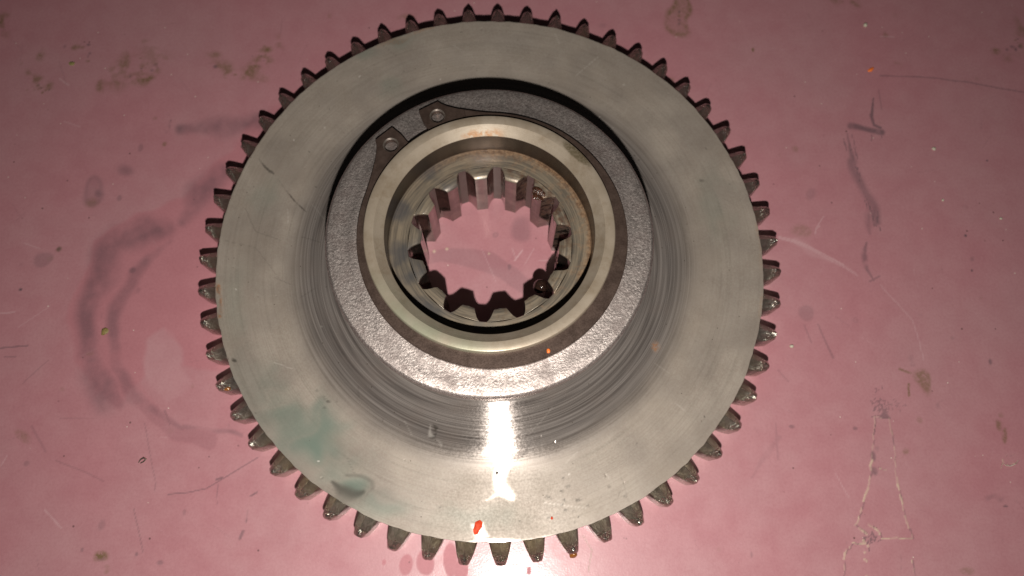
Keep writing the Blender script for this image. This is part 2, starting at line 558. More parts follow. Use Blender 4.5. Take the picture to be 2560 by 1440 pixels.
# oil-wetted area on the left and the dry tongue inside it
cv.poly('film', P((175, 800), (205, 700), (250, 600), (330, 535), (460, 500), (520, 440), (610, 330), (760, 200), (900, 500), (800, 940),
                  (590, 925), (455, 925), (450, 860), (412, 812), (370, 835), (358, 930), (300, 1010), (225, 985), (180, 900)), .85, soft=1.2, warp=1.2)
K('film', [(330, 960), (390, 1040), (450, 1076), (516, 1092)], [40, 46, 46, 46], .35, soft=.3)
cv.poly('light', P((366, 850), (385, 826), (412, 812), (440, 830), (452, 880), (454, 928), (480, 960), (420, 1000), (372, 960), (358, 910)), .14, soft=1.0, warp=.8)
# grey finger smears
K('dark', [(300, 585), (262, 650), (248, 720)], [70, 84, 66], .58, soft=.9, tex=tx_soft)
K('dark', [(410, 575), (360, 580), (300, 600)], [64, 90, 84], .64, soft=.9, tex=tx_soft)
K('dark', [(240, 720), (218, 800), (215, 868), (232, 940), (262, 985), (300, 1000)], [60, 56, 58, 76, 80, 30], .58, soft=.8, tex=tx_soft)
K('dark', [(430, 600), (380, 640), (330, 690), (295, 770), (282, 850), (292, 920), (330, 985), (400, 1035), (470, 1062), (600, 1090)], [14, 26, 38, 40, 30, 34, 36, 24, 14, 10], .5, soft=.8, tex=tx_soft)
K('dark', [(345, 985), (390, 1042), (445, 1074), (515, 1092)], [30, 40, 42, 44], .17, soft=.3)
K('dark', [(455, 325), (540, 318), (700, 300)], [34, 58, 60], .66, soft=.9, tex=tx_soft)
K('dark', [(560, 430), (505, 480), (460, 545)], [60, 80, 40], .6, soft=.9, tex=tx_soft)
# round spots
B('dark', 240, 480, 28, 36, .5, ring=.6, soft=.5); B('dark', 250, 483, 16, 14, .55, soft=.9); B('brown', 232, 505, 20, 14, .35, soft=.8)
B('dark', 317, 425, 22, 20, .4, soft=.8); B('dark', 99, 641, 25, 23, .28, soft=.3); B('dark', 145, 621, 7, 7, .75, soft=.6); B('brown', 145, 621, 9, 9, .4)
B('dark', 331, 676, 14, 10, .7, rot=30, soft=.7, tex=tx_soft); B('dark', 352, 367, 7, 12, .3); B('dark', 300, 494, 7, 9, .35)
K('dark', [(428, 300), (418, 325), (414, 350)], [4, 14, 6], .6, tex=tx_fine); B('brown', 412, 360, 7, 6, .6)
B('dark', 52, 724, 5, 4, .9); B('dark', 2012, 782, 20, 20, .24, soft=.25); B('dark', 2030, 485, 15, 17, .2, soft=.5); B('brown', 2000, 580, 30, 19, .3, soft=.5)
B('dark', 1302, 580, 28, 26, .3, soft=.45); B('dark', 1237, 589, 8, 8, .5, ring=.6)
B('dark', 1272, 669, 6, 9, .8, tex=tx_soft); B('dark', 2440, 653, 13, 12, .75, tex=tx_fine); B('dark', 2431, 677, 3, 3, .9); B('dark', 2414, 588, 4, 4, .9)
B('dark', 2468, 400, 3, 3, .8); B('brown', 1882, 125, 4, 6, .8); B('dark', 2136, 1070, 7, 5, .5); B('dark', 1980, 1068, 8, 5, .45)
# grime on the far side
for (px, py, rx, ry, am, r) in [(345, 165, 75, 38, .42, 20), (392, 165, 24, 13, .85, 20), (300, 178, 30, 36, .35, 0), (570, 168, 34, 20, .38, 0), (575, 185, 12, 12, .6, 0), (545, 135, 26, 16, .3, 30),
                                (650, 160, 30, 24, .4, 0), (655, 120, 16, 12, .45, 0), (95, 222, 34, 20, .4, 0), (75, 200, 14, 20, .4, 0), (192, 118, 12, 10, .5, 0), (105, 140, 10, 18, .3, 0), (8, 65, 20, 26, .6, 0),
                                (255, 205, 14, 22, .35, 0), (700, 100, 24, 18, .35, 0), (2550, 105, 40, 42, .5, 0), (2130, 8, 26, 20, .55, 0), (2490, 130, 12, 8, .4, 0), (2250, 168, 12, 8, .3, 0), (1010, 35, 20, 12, .25, 0)]:
    B('brown', px, py, rx * 1.1, ry * 1.1, min(1, am * 1.8), rot=r, soft=.9, warp=1.4, tex=tx_patch)
B('dark', 395, 163, 16, 9, .6, tex=tx_patch)
for k in range(70):
    q = random.choice([(345, 165, 60, 30), (570, 170, 30, 18), (650, 140, 22, 28), (95, 222, 26, 16), (1695, 45, 30, 34), (180, 120, 60, 40), (2540, 110, 24, 26)])
    B(random.choice(['brown', 'brown', 'dark']), q[0] + random.gauss(0, q[2] * .5), q[1] + random.gauss(0, q[3] * .5), random.uniform(2, 7), random.uniform(2, 6), random.uniform(.35, .8), soft=.9)
B('brown', 1695, 42, 44, 52, .85, soft=.3, warp=.7, ring=.55, tex=np.clip(.55 + .5 * tx_patch, 0, 1)); B('brown', 1690, 68, 30, 22, .5, soft=.6, tex=tx_patch)
# black rubber scuffs on the right
K('dark', [(2130, 319), (2168, 324), (2208, 329)], [20, 16, 19], .72, soft=.7, warp=.15, tex=np.clip(.75 + .5 * tx_fine, 0, 1))
K('dark', [(2183, 245), (2180, 290), (2188, 312), (2205, 318)], [3, 9, 8, 8], .7); K('dark', [(2196, 225), (2204, 275)], 3, .35)
K('dark', [(2180, 335), (2178, 352)], 3, .5); K('dark', [(2205, 330), (2204, 346)], 3, .5)
K('dark', [(2120, 335), (2127, 370), (2138, 405), (2150, 445), (2165, 480), (2180, 515), (2192, 555), (2200, 560)], [4, 8, 20, 32, 28, 32, 22, 5], .5, soft=.95, tex=np.clip(.55 + .45 * tx_soft, 0, 1))
K('dark', [(2180, 500), (2172, 540), (2176, 580)], [6, 26, 10], .34, soft=.95, tex=tx_soft)
for k in range(46):
    t = random.uniform(0, 1); q = np.array([(2122, 345), (2150, 445), (2180, 520), (2190, 560)]); i = min(2, int(t * 3)); c = q[i] + (q[i + 1] - q[i]) * (t * 3 - i) + np.array([random.gauss(0, 7), 0]); d = (q[i + 1] - q[i]) / np.linalg.norm(q[i + 1] - q[i]) * random.uniform(6, 20)
    K('dark', [tuple(c - d), tuple(c + d)], 2.4, random.uniform(.3, .75))
K('dark', [(2166, 605), (2158, 635), (2160, 665), (2182, 700)], [5, 16, 12, 4], .5, soft=.8, tex=np.clip(.3 + tx_fine, 0, 1)); K('dark', [(2198, 688), (2172, 704)], 5, .4)
K('dark', [(2010, 812), (2028, 855)], 4, .3); K('dark', [(2045, 810), (2082, 893)], [4, 7], .35); K('dark', [(1945, 925), (1972, 955)], 4, .25)
K('dark', [(1950, 1095), (1915, 1140), (1870, 1190)], [10, 20, 6], .2, soft=.9, tex=tx_soft); K('dark', [(1940, 1060), (1945, 1150)], [4, 6], .2)
# long arcs drawn by something dragged
K('dark', [(2200, 191), (2300, 192), (2420, 205), (2560, 232)], 4.5, .42)
K('dark', [(420, 1236), (470, 1232), (515, 1222), (560, 1195), (645, 1142)], 3.5, .55); K('dark', [(540, 1198), (555, 1194)], 7, .6)
K('dark', [(544, 1210), (543, 1262)], 3, .35); K('dark', [(360, 1056), (388, 1200), (387, 1230)], 3, .3); K('dark', [(335, 1270), (358, 1380)], 3, .4); K('dark', [(412, 1025), (426, 1060)], 5, .45)
K('dark', [(0, 870), (68, 864)], 4, .6); K('dark', [(10, 892), (40, 892)], 3, .4); K('dark', [(80, 1065), (115, 1130)], 6, .22); K('dark', [(140, 1150), (260, 1205)], 4, .25)
K('dark', [(55, 960), (120, 900)], 3, .3); K('dark', [(150, 1046), (250, 1046)], 3, .2); K('dark', [(620, 1275), (616, 1305)], 5, .6, tex=tx_fine); K('dark', [(610, 1328), (602, 1345)], 8, .6, tex=tx_soft); K('dark', [(640, 1232), (625, 1240)], 5, .6)
# brown dabs low on the left
B('brown', 250, 1392, 20, 14, .8, tex=tx_patch); B('dark', 250, 1395, 14, 8, .55, tex=tx_soft); B('brown', 262, 1425, 10, 12, .7, tex=tx_patch); B('dark', 252, 1310, 10, 14, .25); B('dark', 400, 1405, 9, 6, .4); B('dark', 342, 1384, 5, 5, .5)
B('dark', 65, 1160, 10, 8, .4, tex=tx_soft); B('brown', 60, 1085, 26, 14, .3, rot=-40); B('dark', 205, 1375, 4, 6, .4)
# stains right
B('brown', 2288, 950, 20, 30, .55, soft=.4, warp=1.6, tex=np.clip(.5 + tx_patch, 0, 1)); K('brown', [(2250, 922), (2275, 932)], 7, .6); K('brown', [(2270, 960), (2272, 988)], 6, .7)
B('dark', 2350, 1010, 16, 9, .55, tex=tx_fine, rot=20); B('dark', 2475, 905, 5, 8, .6); B('brown', 2502, 1052, 10, 24, .6, rot=-10, tex=tx_fine); B('brown', 2513, 1088, 8, 22, .6, rot=-12, tex=tx_fine)
B('brown', 2300, 1048, 8, 10, .3); B('dark', 2482, 1245, 30, 10, .25, tex=tx_fine); B('dark', 2512, 1265, 7, 3, .7); B('brown', 2420, 1425, 20, 9, .35); B('dark', 2281, 910, 6, 6, .35, ring=.8); B('dark', 2140, 802, 8, 8, .3, ring=.8)
# grey scribble and lifted paint edges of an old sticker
for k in range(34):
    a = random.uniform(0, 6.28); px, py = 2195 + random.gauss(0, 12), 1012 + random.gauss(0, 16)
    K('dark', [(px, py), (px + 9 * math.cos(a), py + 9 * math.sin(a))], 2.5, .5)
for k in range(20):
    a = random.uniform(0, 6.28); px, py = 2240 + random.gauss(0, 14), 1010 + random.gauss(0, 9)
    K('dark', [(px, py), (px + 8 * math.cos(a), py + 8 * math.sin(a))], 2.2, .35)
cv.poly('dark', P((2190, 1045), (2200, 1025), (2212, 1030), (2221, 1046)), .55, soft=.4)
for k in range(24):
    a = random.uniform(0, 6.28); px, py = 2178 + random.gauss(0, 10), 1345 + random.gauss(0, 11)
    K('dark', [(px, py), (px + 8 * math.cos(a), py + 8 * math.sin(a))], 3, .65)


def lifted(pts, wpx=4.5, am=.8, dk=.6):
    out = []
    for k in range(len(pts) - 1):
        for t in np.linspace(0, 1, 5)[:-1]:
            out.append((pts[k][0] + (pts[k + 1][0] - pts[k][0]) * t + random.gauss(0, 1.4), pts[k][1] + (pts[k + 1][1] - pts[k][1]) * t + random.gauss(0, 1.2)))
    out.append(pts[-1])
    for k in range(len(out) - 1):
        u = random.random()
        if u < .72: K('cream', out[k:k + 2], wpx * random.uniform(.6, 1.3), am * random.uniform(.35, 1), soft=.5)
        if u > .45: K('dark', [(x + 2.5, y + 1) for x, y in out[k:k + 2]], wpx * random.uniform(.5, 1.1), dk * random.uniform(.4, 1))


lifted([(2221, 1044), (2187, 1042), (2183, 1100), (2178, 1150)], 3.5, .35, .75)
lifted([(2178, 1150), (2171, 1200), (2155, 1270), (2142, 1312), (2160, 1325), (2178, 1345)], 5)
lifted([(2222, 1045), (2232, 1100), (2236, 1150), (2245, 1210)], 3.5, .5, .55)
lifted([(2245, 1210), (2255, 1260), (2272, 1320), (2281, 1346), (2205, 1347), (2190, 1320), (2172, 1310)], 4.5)
lifted([(2160, 1360), (2130, 1358), (2115, 1385), (2108, 1440)], 4.5); lifted([(2281, 1400), (2288, 1440)], 3.5); lifted([(2192, 1168), (2215, 1175)], 3.5)
B('dark', 2184, 1176, 9, 10, .7, tex=tx_soft); B('dark', 2182, 1140, 7, 14, .6, tex=tx_fine)
for k in range(8): B('cream', 2166 + random.gauss(0, 5), 1390 + random.gauss(0, 26), 3.5, 3.5, .6)
lifted([(2505, 1152), (2515, 1162), (2535, 1162), (2545, 1150)], 3, .8, .3); lifted([(2510, 1140), (2540, 1136), (2560, 1132)], 2, .1, .4)
# pale scratches and other pale lines
SCR = np.array([(1946, 593), (1985, 603), (2020, 617), (2050, 633), (2080, 650), (2112, 668), (2142, 687)], float)
for k in range(22):
    i0 = random.randint(0, 4); i1 = min(6, i0 + random.randint(1, 3)); u = random.gauss(0, 4)
    K('light', [(x + u * .4, y + u) for x, y in SCR[i0:i1 + 1]], random.uniform(1.6, 3.2), random.uniform(.2, .75), warp=.1)
K('light', [tuple(q) for q in SCR], [6, 14, 18, 16, 14, 6, 3], .28, soft=.9)
K('light', [(2050, 565), (2040, 572), (2038, 585)], 5, .45); K('light', [(2060, 540), (2042, 568)], 3, .5); K('light', [(2200, 710), (2280, 800), (2310, 900)], 3, .4); K('light', [(2090, 1185), (2125, 1245)], 3, .4)
K('light', [(112, 1275), (152, 1320)], 4, .55); K('light', [(148, 196), (172, 212)], 4, .5); K('light', [(2200, 90), (2232, 92)], 4, .45); K('light', [(0, 782), (38, 780)], 4, .6); K('light', [(60, 608), (98, 620)], 3.5, .4)
K('light', [(45, 820), (125, 765)], 2.5, .35); K('light', [(2, 1165), (16, 1140)], 3, .5); K('light', [(160, 305), (200, 318)], 3.5, .35)
K('light', [(1305, 626), (1286, 652)], 4, .8); K('light', [(1280, 620), (1290, 650)], 2.5, .5); K('light', [(1335, 620), (1312, 660)], 2.5, .5); K('light', [(1345, 650), (1370, 650)], 2.5, .45); K('light', [(1205, 625), (1240, 705)], 2.5, .35)  # scratch and other pale lines on the table inside the bore
for k in range(150):
    px, py = random.uniform(0, 2560), random.uniform(0, 1440); a = random.gauss(.6, .9); L = random.uniform(10, 60)
    K(random.choice(['light', 'dark', 'dark']), [(px, py), (px + L * math.cos(a), py + L * math.sin(a))], random.uniform(1.6, 2.6), random.uniform(.05, .2))
for k in range(60):
    px, py = random.uniform(0, 2560), random.uniform(0, 1440)
    B(random.choice(['dark', 'brown']), px, py, random.uniform(3, 12), random.uniform(3, 10), random.uniform(.1, .4), soft=.7, tex=tx_soft)
# wide grey smear under the bore
cv.poly('dark', P((1075, 628), (1120, 618), (1180, 622), (1235, 640), (1290, 672), (1345, 712), (1345, 760), (1290, 720), (1240, 690), (1170, 668), (1100, 655), (1070, 660)), .22, soft=.5, warp=.5)
for (px, py, r) in [(1118, 622, 4), (1222, 636, 3), (1085, 628, 4)]: B('cream', px, py, r, r, .8)
# drops that dulled the gloss near the glare
for (px, py, rx, ry) in [(1013, 1415, 17, 24), (1060, 1404, 24, 32), (1125, 1400, 18, 40), (1150, 1425, 20, 24), (960, 1405, 5, 7), (1322, 1428, 6, 10)]:
    B('matte', px, py, rx, ry, 1.0, soft=.15, warp=.4); B('film', px, py, rx, ry, .9, soft=.15, warp=.4)
K('brown', [(1455, 1340), (1478, 1375), (1472, 1430)], [2, 4, 3], .5); K('dark', [(1213, 1375), (1262, 1440)], 1.8, .3)

V = np.stack([X.ravel(), Y.ravel(), np.zeros(X.size)], -1)
me = fast_mesh("table_top", V, grid_quads(*sh))
set_col(me, "mark_a", np.stack([cv.c['dark'].ravel(), cv.c['brown'].ravel(), cv.c['film'].ravel()], -1))
set_col(me, "mark_b", np.stack([cv.c['light'].ravel(), cv.c['matte'].ravel(), cv.c['cream'].ravel()], -1))
tag(link("table_top", me, M_TABLE), kind='structure')

# ------------------------------------------------------------------ the gear
gear = bpy.data.objects.new("gear", None)
COL.objects.link(gear)
gear.empty_display_size = 0.05
tag(gear, "large steel gear with splined bore lying flat on the stained pink table", "gear")
Z1 = 13.5                                           # height of the disc's upper face


def disc_part():
    seg = 1080
    th = np.linspace(0, 2 * math.pi, seg, endpoint=False)
    flat = np.arange(52.0, 93.2, .45)
    rads = np.concatenate([[49.4, 49.4, 49.4, 49.55, 50.1, 51.0], flat, [93.15, 93.42, 93.5, 93.5, 93.2]])
    cone = Z1 + 2.0 * np.clip((67.0 - flat) / 15.0, 0, 1)
    zz = np.concatenate([[27.9, 22.0, 18.0, 16.9, 16.1, 15.75], cone, [Z1, Z1 - .06, Z1 - .35, .35, .03]])
    R, T = np.meshgrid(rads, th, indexing='ij')
    Zs = zz[:, None] * np.ones(seg)[None]
    burr = smooth_noise((4, seg), 3, RNG)[0] * .10 + smooth_noise((4, seg), 14, RNG)[1] * .07
    k = (rads > 93) & (rads < 93.6)
    R[k] += burr[None]
    X, Y = R * np.cos(T), R * np.sin(T)
    wp = (smooth_noise(R.shape, 8), smooth_noise(R.shape, 8))
    c = Canvas(X, Y, ['film', 'teal', 'dark', 'rust', 'bright', 'pit', 'clean'], wp)
    tf = np.clip(.5 + .8 * smooth_noise(R.shape, 3), 0, 1)
    ts = np.clip(.55 + .5 * smooth_noise(R.shape, 12), 0, 1)
    def D(*p): return ats(p, Z1)
    def b(ch, px, py, rx, ry, a, **kw):
        s = pxmm(px, py, Z1); c.blob(ch, at(px, py, Z1), rx * s, ry * s * 1.05, a, **kw)
    def k_(ch, pts, wpx, a, **kw):
        s = pxmm(*pts[0], Z1)
        wd = [q * s for q in wpx] if isinstance(wpx, (list, tuple)) else wpx * s
        c.stroke(ch, D(*pts), wd, a, **kw)
    # bare turned zone around the hub, dull film farther out
    edge = 67.2 + .7 * smooth_noise((4, seg), 90)[0][None]
    down = np.cos(T + math.pi / 2)                   # 1 at the near side
    edge = edge + 2.0 * np.clip(down, 0, 1) ** 3
    film = sst(-6.5, 6.0, R - edge) * (.82 + .18 * ts)
    c.poly('clean', D((1215, 1090), (1232, 1150), (1240, 1196), (1241, 1222), (1218, 1243), (1242, 1240), (1280, 1234), (1287, 1200), (1294, 1150), (1305, 1090)), .68, soft=1.3, warp=1.5)
    c.poly('clean', D((1176, 1306), (1214, 1300), (1220, 1342), (1186, 1350)), .55, soft=.6, warp=.8); c.poly('clean', D((1130, 1352), (1200, 1347), (1300, 1349), (1420, 1330), (1430, 1365), (1130, 1372)), .85, soft=.35, warp=.5)
    film = film * (1 - c.c['clean'])
    film = np.clip(film + 0, 0, 1)
    # green-grey film, thumb print, cracks, a dent with painted light and shade, specks
    for (px, py, rx, ry, a) in [(800, 1105, 85, 66, 1.0), (735, 1060, 130, 80, .75), (640, 960, 70, 80, .5), (895, 1215, 52, 38, .95), (960, 1265, 80, 40, .6), (850, 1170, 80, 50, .5), (1190, 1290, 120, 30, .3), (1000, 100, 60, 30, .4), (660, 500, 40, 60, .3),
                                (1785, 520, 40, 120, .3), (590, 760, 40, 120, .25), (900, 130, 50, 20, .45), (980, 210, 40, 30, .35), (1275, 1290, 30, 40, .25), (700, 1000, 40, 30, .4)]:
        b('teal', px, py, rx, ry, a, soft=.95, tex=np.clip(.5 + ts, 0, 1))
    k_('dark', [(836, 1205), (855, 1228), (885, 1238), (915, 1230)], [12, 40, 44, 18], .85, soft=.95); k_('dark', [(870, 1185), (905, 1188), (932, 1202), (938, 1222), (912, 1250)], [8, 12, 14, 14, 8], .42, soft=.95); b('dark', 885, 1238, 85, 34, .42, soft=.95); b('pit', 893, 1213, 38, 26, .35, soft=.8)
    k_('dark', [(648, 398), (660, 415), (672, 428), (681, 434)], [3, 5, 7, 4], .8, tex=np.clip(tf + .4, 0, 1)); k_('dark', [(690, 445), (720, 480)], 2.5, .4, tex=tf); k_('dark', [(715, 475), (735, 500), (750, 512), (766, 527)], [3, 5, 5, 2.5], .75, tex=np.clip(tf + .4, 0, 1))
    k_('dark', [(585, 900), (592, 903)], 7, .9); k_('dark', [(612, 520), (640, 580), (700, 600)], 3, .25); k_('dark', [(560, 600), (640, 620), (700, 700)], 2.5, .2)
    c.poly('dark', D((1075, 1056), (1100, 1070), (1090, 1080)), .7, soft=.3); c.poly('bright', D((1068, 1055), (1080, 1080), (1088, 1096), (1076, 1090)), .55, soft=.3); c.poly('dark', D((1075, 1090), (1097, 1082), (1088, 1098), (1080, 1099)), .6, soft=.25); c.poly('pit', D((1068, 1055), (1102, 1072), (1082, 1100)), .12, soft=.8); c.poly('bright', D((1088, 1103), (1105, 1115), (1100, 1124)), .35, soft=.4)  # dent: its shaded and lit sides are painted dark and bright
    b('rust', 1633, 866, 16, 16, 1, soft=.6, tex=np.clip(tf + .3, 0, 1)); k_('rust', [(545, 712), (548, 790)], 14, .9, tex=tf); k_('dark', [(544, 715), (549, 790)], 8, .7, tex=tf)
    for k in range(9): b('dark', 775 + random.gauss(0, 45), 1000 + random.gauss(0, 12), 6, 4, .5, tex=tf)
    b('dark', 1755, 452, 7, 4, .5); b('dark', 820, 1005, 7, 4, .6); k_('rust', [(940, 118), (1000, 98), (1090, 70)], [10, 22, 10], .5, tex=ts); b('dark', 985, 105, 40, 9, .25, rot=12)
    k_('rust', [(1900, 560), (1908, 700), (1895, 830)], 14, .35, tex=ts); b('dark', 1620, 130, 30, 8, .2)
    for k in range(26): b('dark', random.gauss(1440, 60), random.gauss(1250, 40), random.uniform(2, 6), random.uniform(2, 4), random.uniform(.4, .8))
    for k in range(60):
        a = random.uniform(0, 6.28); rr = random.uniform(60, 93); p = (rr * math.cos(a), rr * math.sin(a))
        c.blob(random.choice(['dark', 'bright', 'pit']), p, random.uniform(.2, .5), random.uniform(.2, .4), random.uniform(.4, .9))
    for k in range(30):
        a = random.uniform(0, 6.28); rr = random.uniform(58, 90); p = np.array((rr * math.cos(a), rr * math.sin(a))); q = p + RNG.normal(0, 5, 2)
        c.stroke(random.choice(['dark', 'bright']), [p, q], .35, random.uniform(.1, .3))
    V = np.stack([X.ravel(), Y.ravel(), Zs.ravel()], -1)
    me = fast_mesh("gear_disc", V, grid_quads(len(rads), seg, True)[:, ::-1])
    st = lambda *ks: np.stack([k.ravel() for k in ks], -1)
    set_col(me, "mark_a", st(film, c.c['teal'], c.c['dark']))
    set_col(me, "mark_b", st(c.c['rust'], c.c['bright'], c.c['pit']))
    return link("gear_disc", me, M_DISC, gear, 40)


disc_part()

# outer teeth: 55 of them, with roof-shaped, worn upper ends
NT_OUT = 55


def tooth_mesh(seed):
    rg = random.Random(seed)
    R = np.array([93.25, 94.2, 95.3, 96.4, 97.4, 98.3, 99.1, 99.75, 100.2, 100.42])
    W = np.array([3.62, 3.36, 3.10, 2.83, 2.54, 2.24, 1.93, 1.66, 1.40, 1.05])
    RZ = np.array([-.45, -.48, -.53, -.62, -.75, -.92, -1.12, -1.4, -1.85, -2.9])
    FZ = np.array([-5.0, -4.9, -4.7, -4.4, -4.05, -3.65, -3.3, -3.1, -3.3, -4.0])
    fr = [-1, -.82, -.55, -.25, 0, .25, .55, .82, 1]
    rows = []
    lump = [rg.gauss(0, .22) for _ in R]; lump2 = [rg.gauss(0, .25) for _ in R]
    off = rg.gauss(0, .12)
    for i, (r, wd, rz, fz) in enumerate(zip(R, W, RZ, FZ)):
        rnd = min(1, max(0, (r - 97.2) / 2.6))      # wear rounds the roof towards the tip
        row = [(r, -wd, Z1 * 0 + .04)]
        for f in fr:
            lin = 1 - abs(f)
            rd = 1 - f * f
            p = lin * (1 - rnd * .75) + rd * rnd * .75
            z = Z1 + fz + (rz - fz) * p
            if 2 <= i: z += rnd * (lump[i] * (1 if f > 0 else -1) + lump2[i]) * (1 - f * f) * .8
            row.append((r + (rg.gauss(0, .05) if i > 3 else 0), wd * f + off * rnd * (1 - abs(f)), z))
        row.append((r, wd, .04))
        rows.append(row)
    m = len(rows[0]); n = len(rows)
    V = [v for r_ in rows for v in r_]
    Fc = []
    for i in range(n - 1):
        for j in range(m - 1):
            a = i * m + j
            Fc.append((a, a + m, a + m + 1, a + 1))
        Fc.append((i * m + m - 1, (i + 1) * m + m - 1, (i + 1) * m, i * m))
    Fc.append(tuple(range(m))); Fc.append(tuple(reversed(range((n - 1) * m, n * m))))
    Fc = [f[::-1] for f in Fc]
    V = [(x - 97.0, y, z) for x, y, z in V]
    me = mesh("tooth", V, Fc)
    bm = bmesh.new(); bm.from_mesh(me); bmesh.ops.recalc_face_normals(bm, faces=bm.faces); bm.to_mesh(me); bm.free()
    me.materials.append(M_TOOTH)
    me.polygons.foreach_set("use_smooth", [True] * len(me.polygons))
    me.set_sharp_from_angle(angle=math.radians(38))
    return me


variants = [tooth_mesh(s) for s in range(11)]
for k in range(NT_OUT):
    a = math.radians(180.55 + k * 360 / NT_OUT)
    o = link("tooth", variants[(k * 7 + k // 11) % 11], None, gear)
    o.location = (97 * MM * math.cos(a), 97 * MM * math.sin(a), 0)
    o.rotation_euler = (0, 0, a)

# hub sleeve with the counterbore and the upper rim
ZF, ZR = Z1 + 13.3, Z1 + 25.7
hub_prof = [(26.75, .05), (26.75, ZF - .35), (27.0, ZF), (28.5, ZF), (30.2, ZF), (31.8, ZF), (32.5, ZF), (32.7, ZF - .12), (32.9, ZF + .15), (33.1, ZF + .8), (33.1, ZF + 4), (33.1, ZF + 8.6), (32.95, ZF + 9.3), (33.0, 36.4),
            (33.2, 36.6), (34.6, 37.85), (35.9, ZR - .03), (36.0, ZR), (37.4, ZR), (38.5, ZR), (38.85, ZR - .14), (39.12, ZR - .5), (39.2, ZR - 1.0), (39.2, 37.05), (37.6, 37.0), (37.6, 34.2), (38.3, 34.1), (38.3, .05)]
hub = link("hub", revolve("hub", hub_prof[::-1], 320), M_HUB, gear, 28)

# inner spline: 14 teeth
NS = 14
R_S = [(27.0, 10.45), (26.72, 10.1), (26.3, 9.1), (25.7, 8.1), (24.7, 6.95), (23.7, 5.95), (22.65, 4.95)]


def spline_mesh(seed):
    rg = random.Random(seed)
    zt = ZF - .02
    top = lambda r: zt - max(0, (23.5 - r)) * .8
    plan = [(r, -h) for r, h in R_S] + [(22.6, -2.3), (22.6, 0), (22.6, 2.3)] + [(r, h) for r, h in reversed(R_S)]
    V = []; n = len(plan)
    for lvl in range(2):
        for r, h in plan:
            a = math.radians(h)
            V.append((r * math.cos(a) - 24.6, r * math.sin(a), .05 if lvl == 0 else top(r)))
    Fc = [(i, (i + 1) % n, n + (i + 1) % n, n + i) for i in range(n)]
    Fc.append(tuple(reversed(range(n))))
    for i in range(n // 2):                         # cap in strips across the tooth
        j = n - 1 - i
        if i + 1 == j - 1: Fc.append((n + i, n + i + 1, n + j))
        elif i + 1 < j - 1: Fc.append((n + i, n + i + 1, n + j - 1, n + j))
    me = mesh("spline_tooth", V, Fc)
    bm = bmesh.new(); bm.from_mesh(me)
    bmesh.ops.recalc_face_normals(bm, faces=bm.faces)
    ed = [e for e in bm.edges if len(e.link_faces) == 2 and e.calc_face_angle(0) > .6 and min(v.co.z for v in e.verts) > .02]
    bmesh.ops.bevel(bm, geom=ed, offset=.12 * MM, segments=2, affect='EDGES', profile=.6)
    bm.to_mesh(me); bm.free()
    me.materials.append(M_SPL)
    me.polygons.foreach_set("use_smooth", [True] * len(me.polygons))
    me.set_sharp_from_angle(angle=math.radians(50))
    return me


sm = spline_mesh(1)
for k in range(NS):
    a = math.radians(8.5 + (k + .5) * 360 / NS)
    o = link("spline_tooth", sm, None, gear)
    o.location = (24.6 * MM * math.cos(a), 24.6 * MM * math.sin(a), 0)
    o.rotation_euler = (0, 0, a)

# thick washer on the hub
ZW = Z1 + 20.9
wash = [(39.5, 28.0), (51.3, 28.0), (51.7, 28.3), (51.95, 29.3), (52.0, 33.5), (51.35, ZW - .12), (50.9, ZW), (48, ZW), (45.6, ZW + .02), (44.4, ZW + .16), (43.4, ZW + .3), (42.5, ZW + .32), (39.5, ZW + .32)]


def wj(P_, th):
    e = smooth_noise((4, len(th)), 9)[0] * .05 + smooth_noise((4, len(th)), 30)[1] * .08
    return np.where((P_[:, 0] > 43)[:, None] & (P_[:, 0] < 46)[:, None], e[None], e[None] * .4), 0


link("washer", revolve("washer", wash, 400, wj), M_WASH, gear, 40)

# external retaining ring with two lugs
ZC0, ZC1 = ZW + .36, ZW + 2.5
GAP = 125.6


def ring_ro(d):
    """outer radius at d degrees from the gap"""
    return 41.4 + 2.3 * sst(40, 165, d) + 2.0 * max(0, (38 - d) / 14.0) ** 2


ring_v, ring_f = [], []
angs = np.linspace(24, 360 - 24, 300)
prev = None
for k, d in enumerate(angs):
    dd = min(d, 360 - d); ro = ring_ro(dd); a = math.radians(GAP + d)
    ca, sa = math.cos(a), math.sin(a)
    for (r, z) in [(38.0, ZC0), (ro, ZC0), (ro, ZC1 - .18), (ro - .2, ZC1), (38.0, ZC1)]:
        ring_v.append((r * ca, r * sa, z))
    if k:
        b0, b1 = (k - 1) * 5, k * 5
        for j in range(5):
            j2 = (j + 1) % 5
            ring_f.append((b0 + j, b0 + j2, b1 + j2, b1 + j))
ring_f.append((0, 1, 2, 3, 4)); e = (len(angs) - 1) * 5; ring_f.append((e + 4, e + 3, e + 2, e + 1, e))
me = mesh("retaining_ring", ring_v, ring_f)
bm = bmesh.new(); bm.from_mesh(me); bmesh.ops.recalc_face_normals(bm, faces=bm.faces); bm.to_mesh(me); bm.free()
ring = link("retaining_ring", me, M_RING, gear, 40)


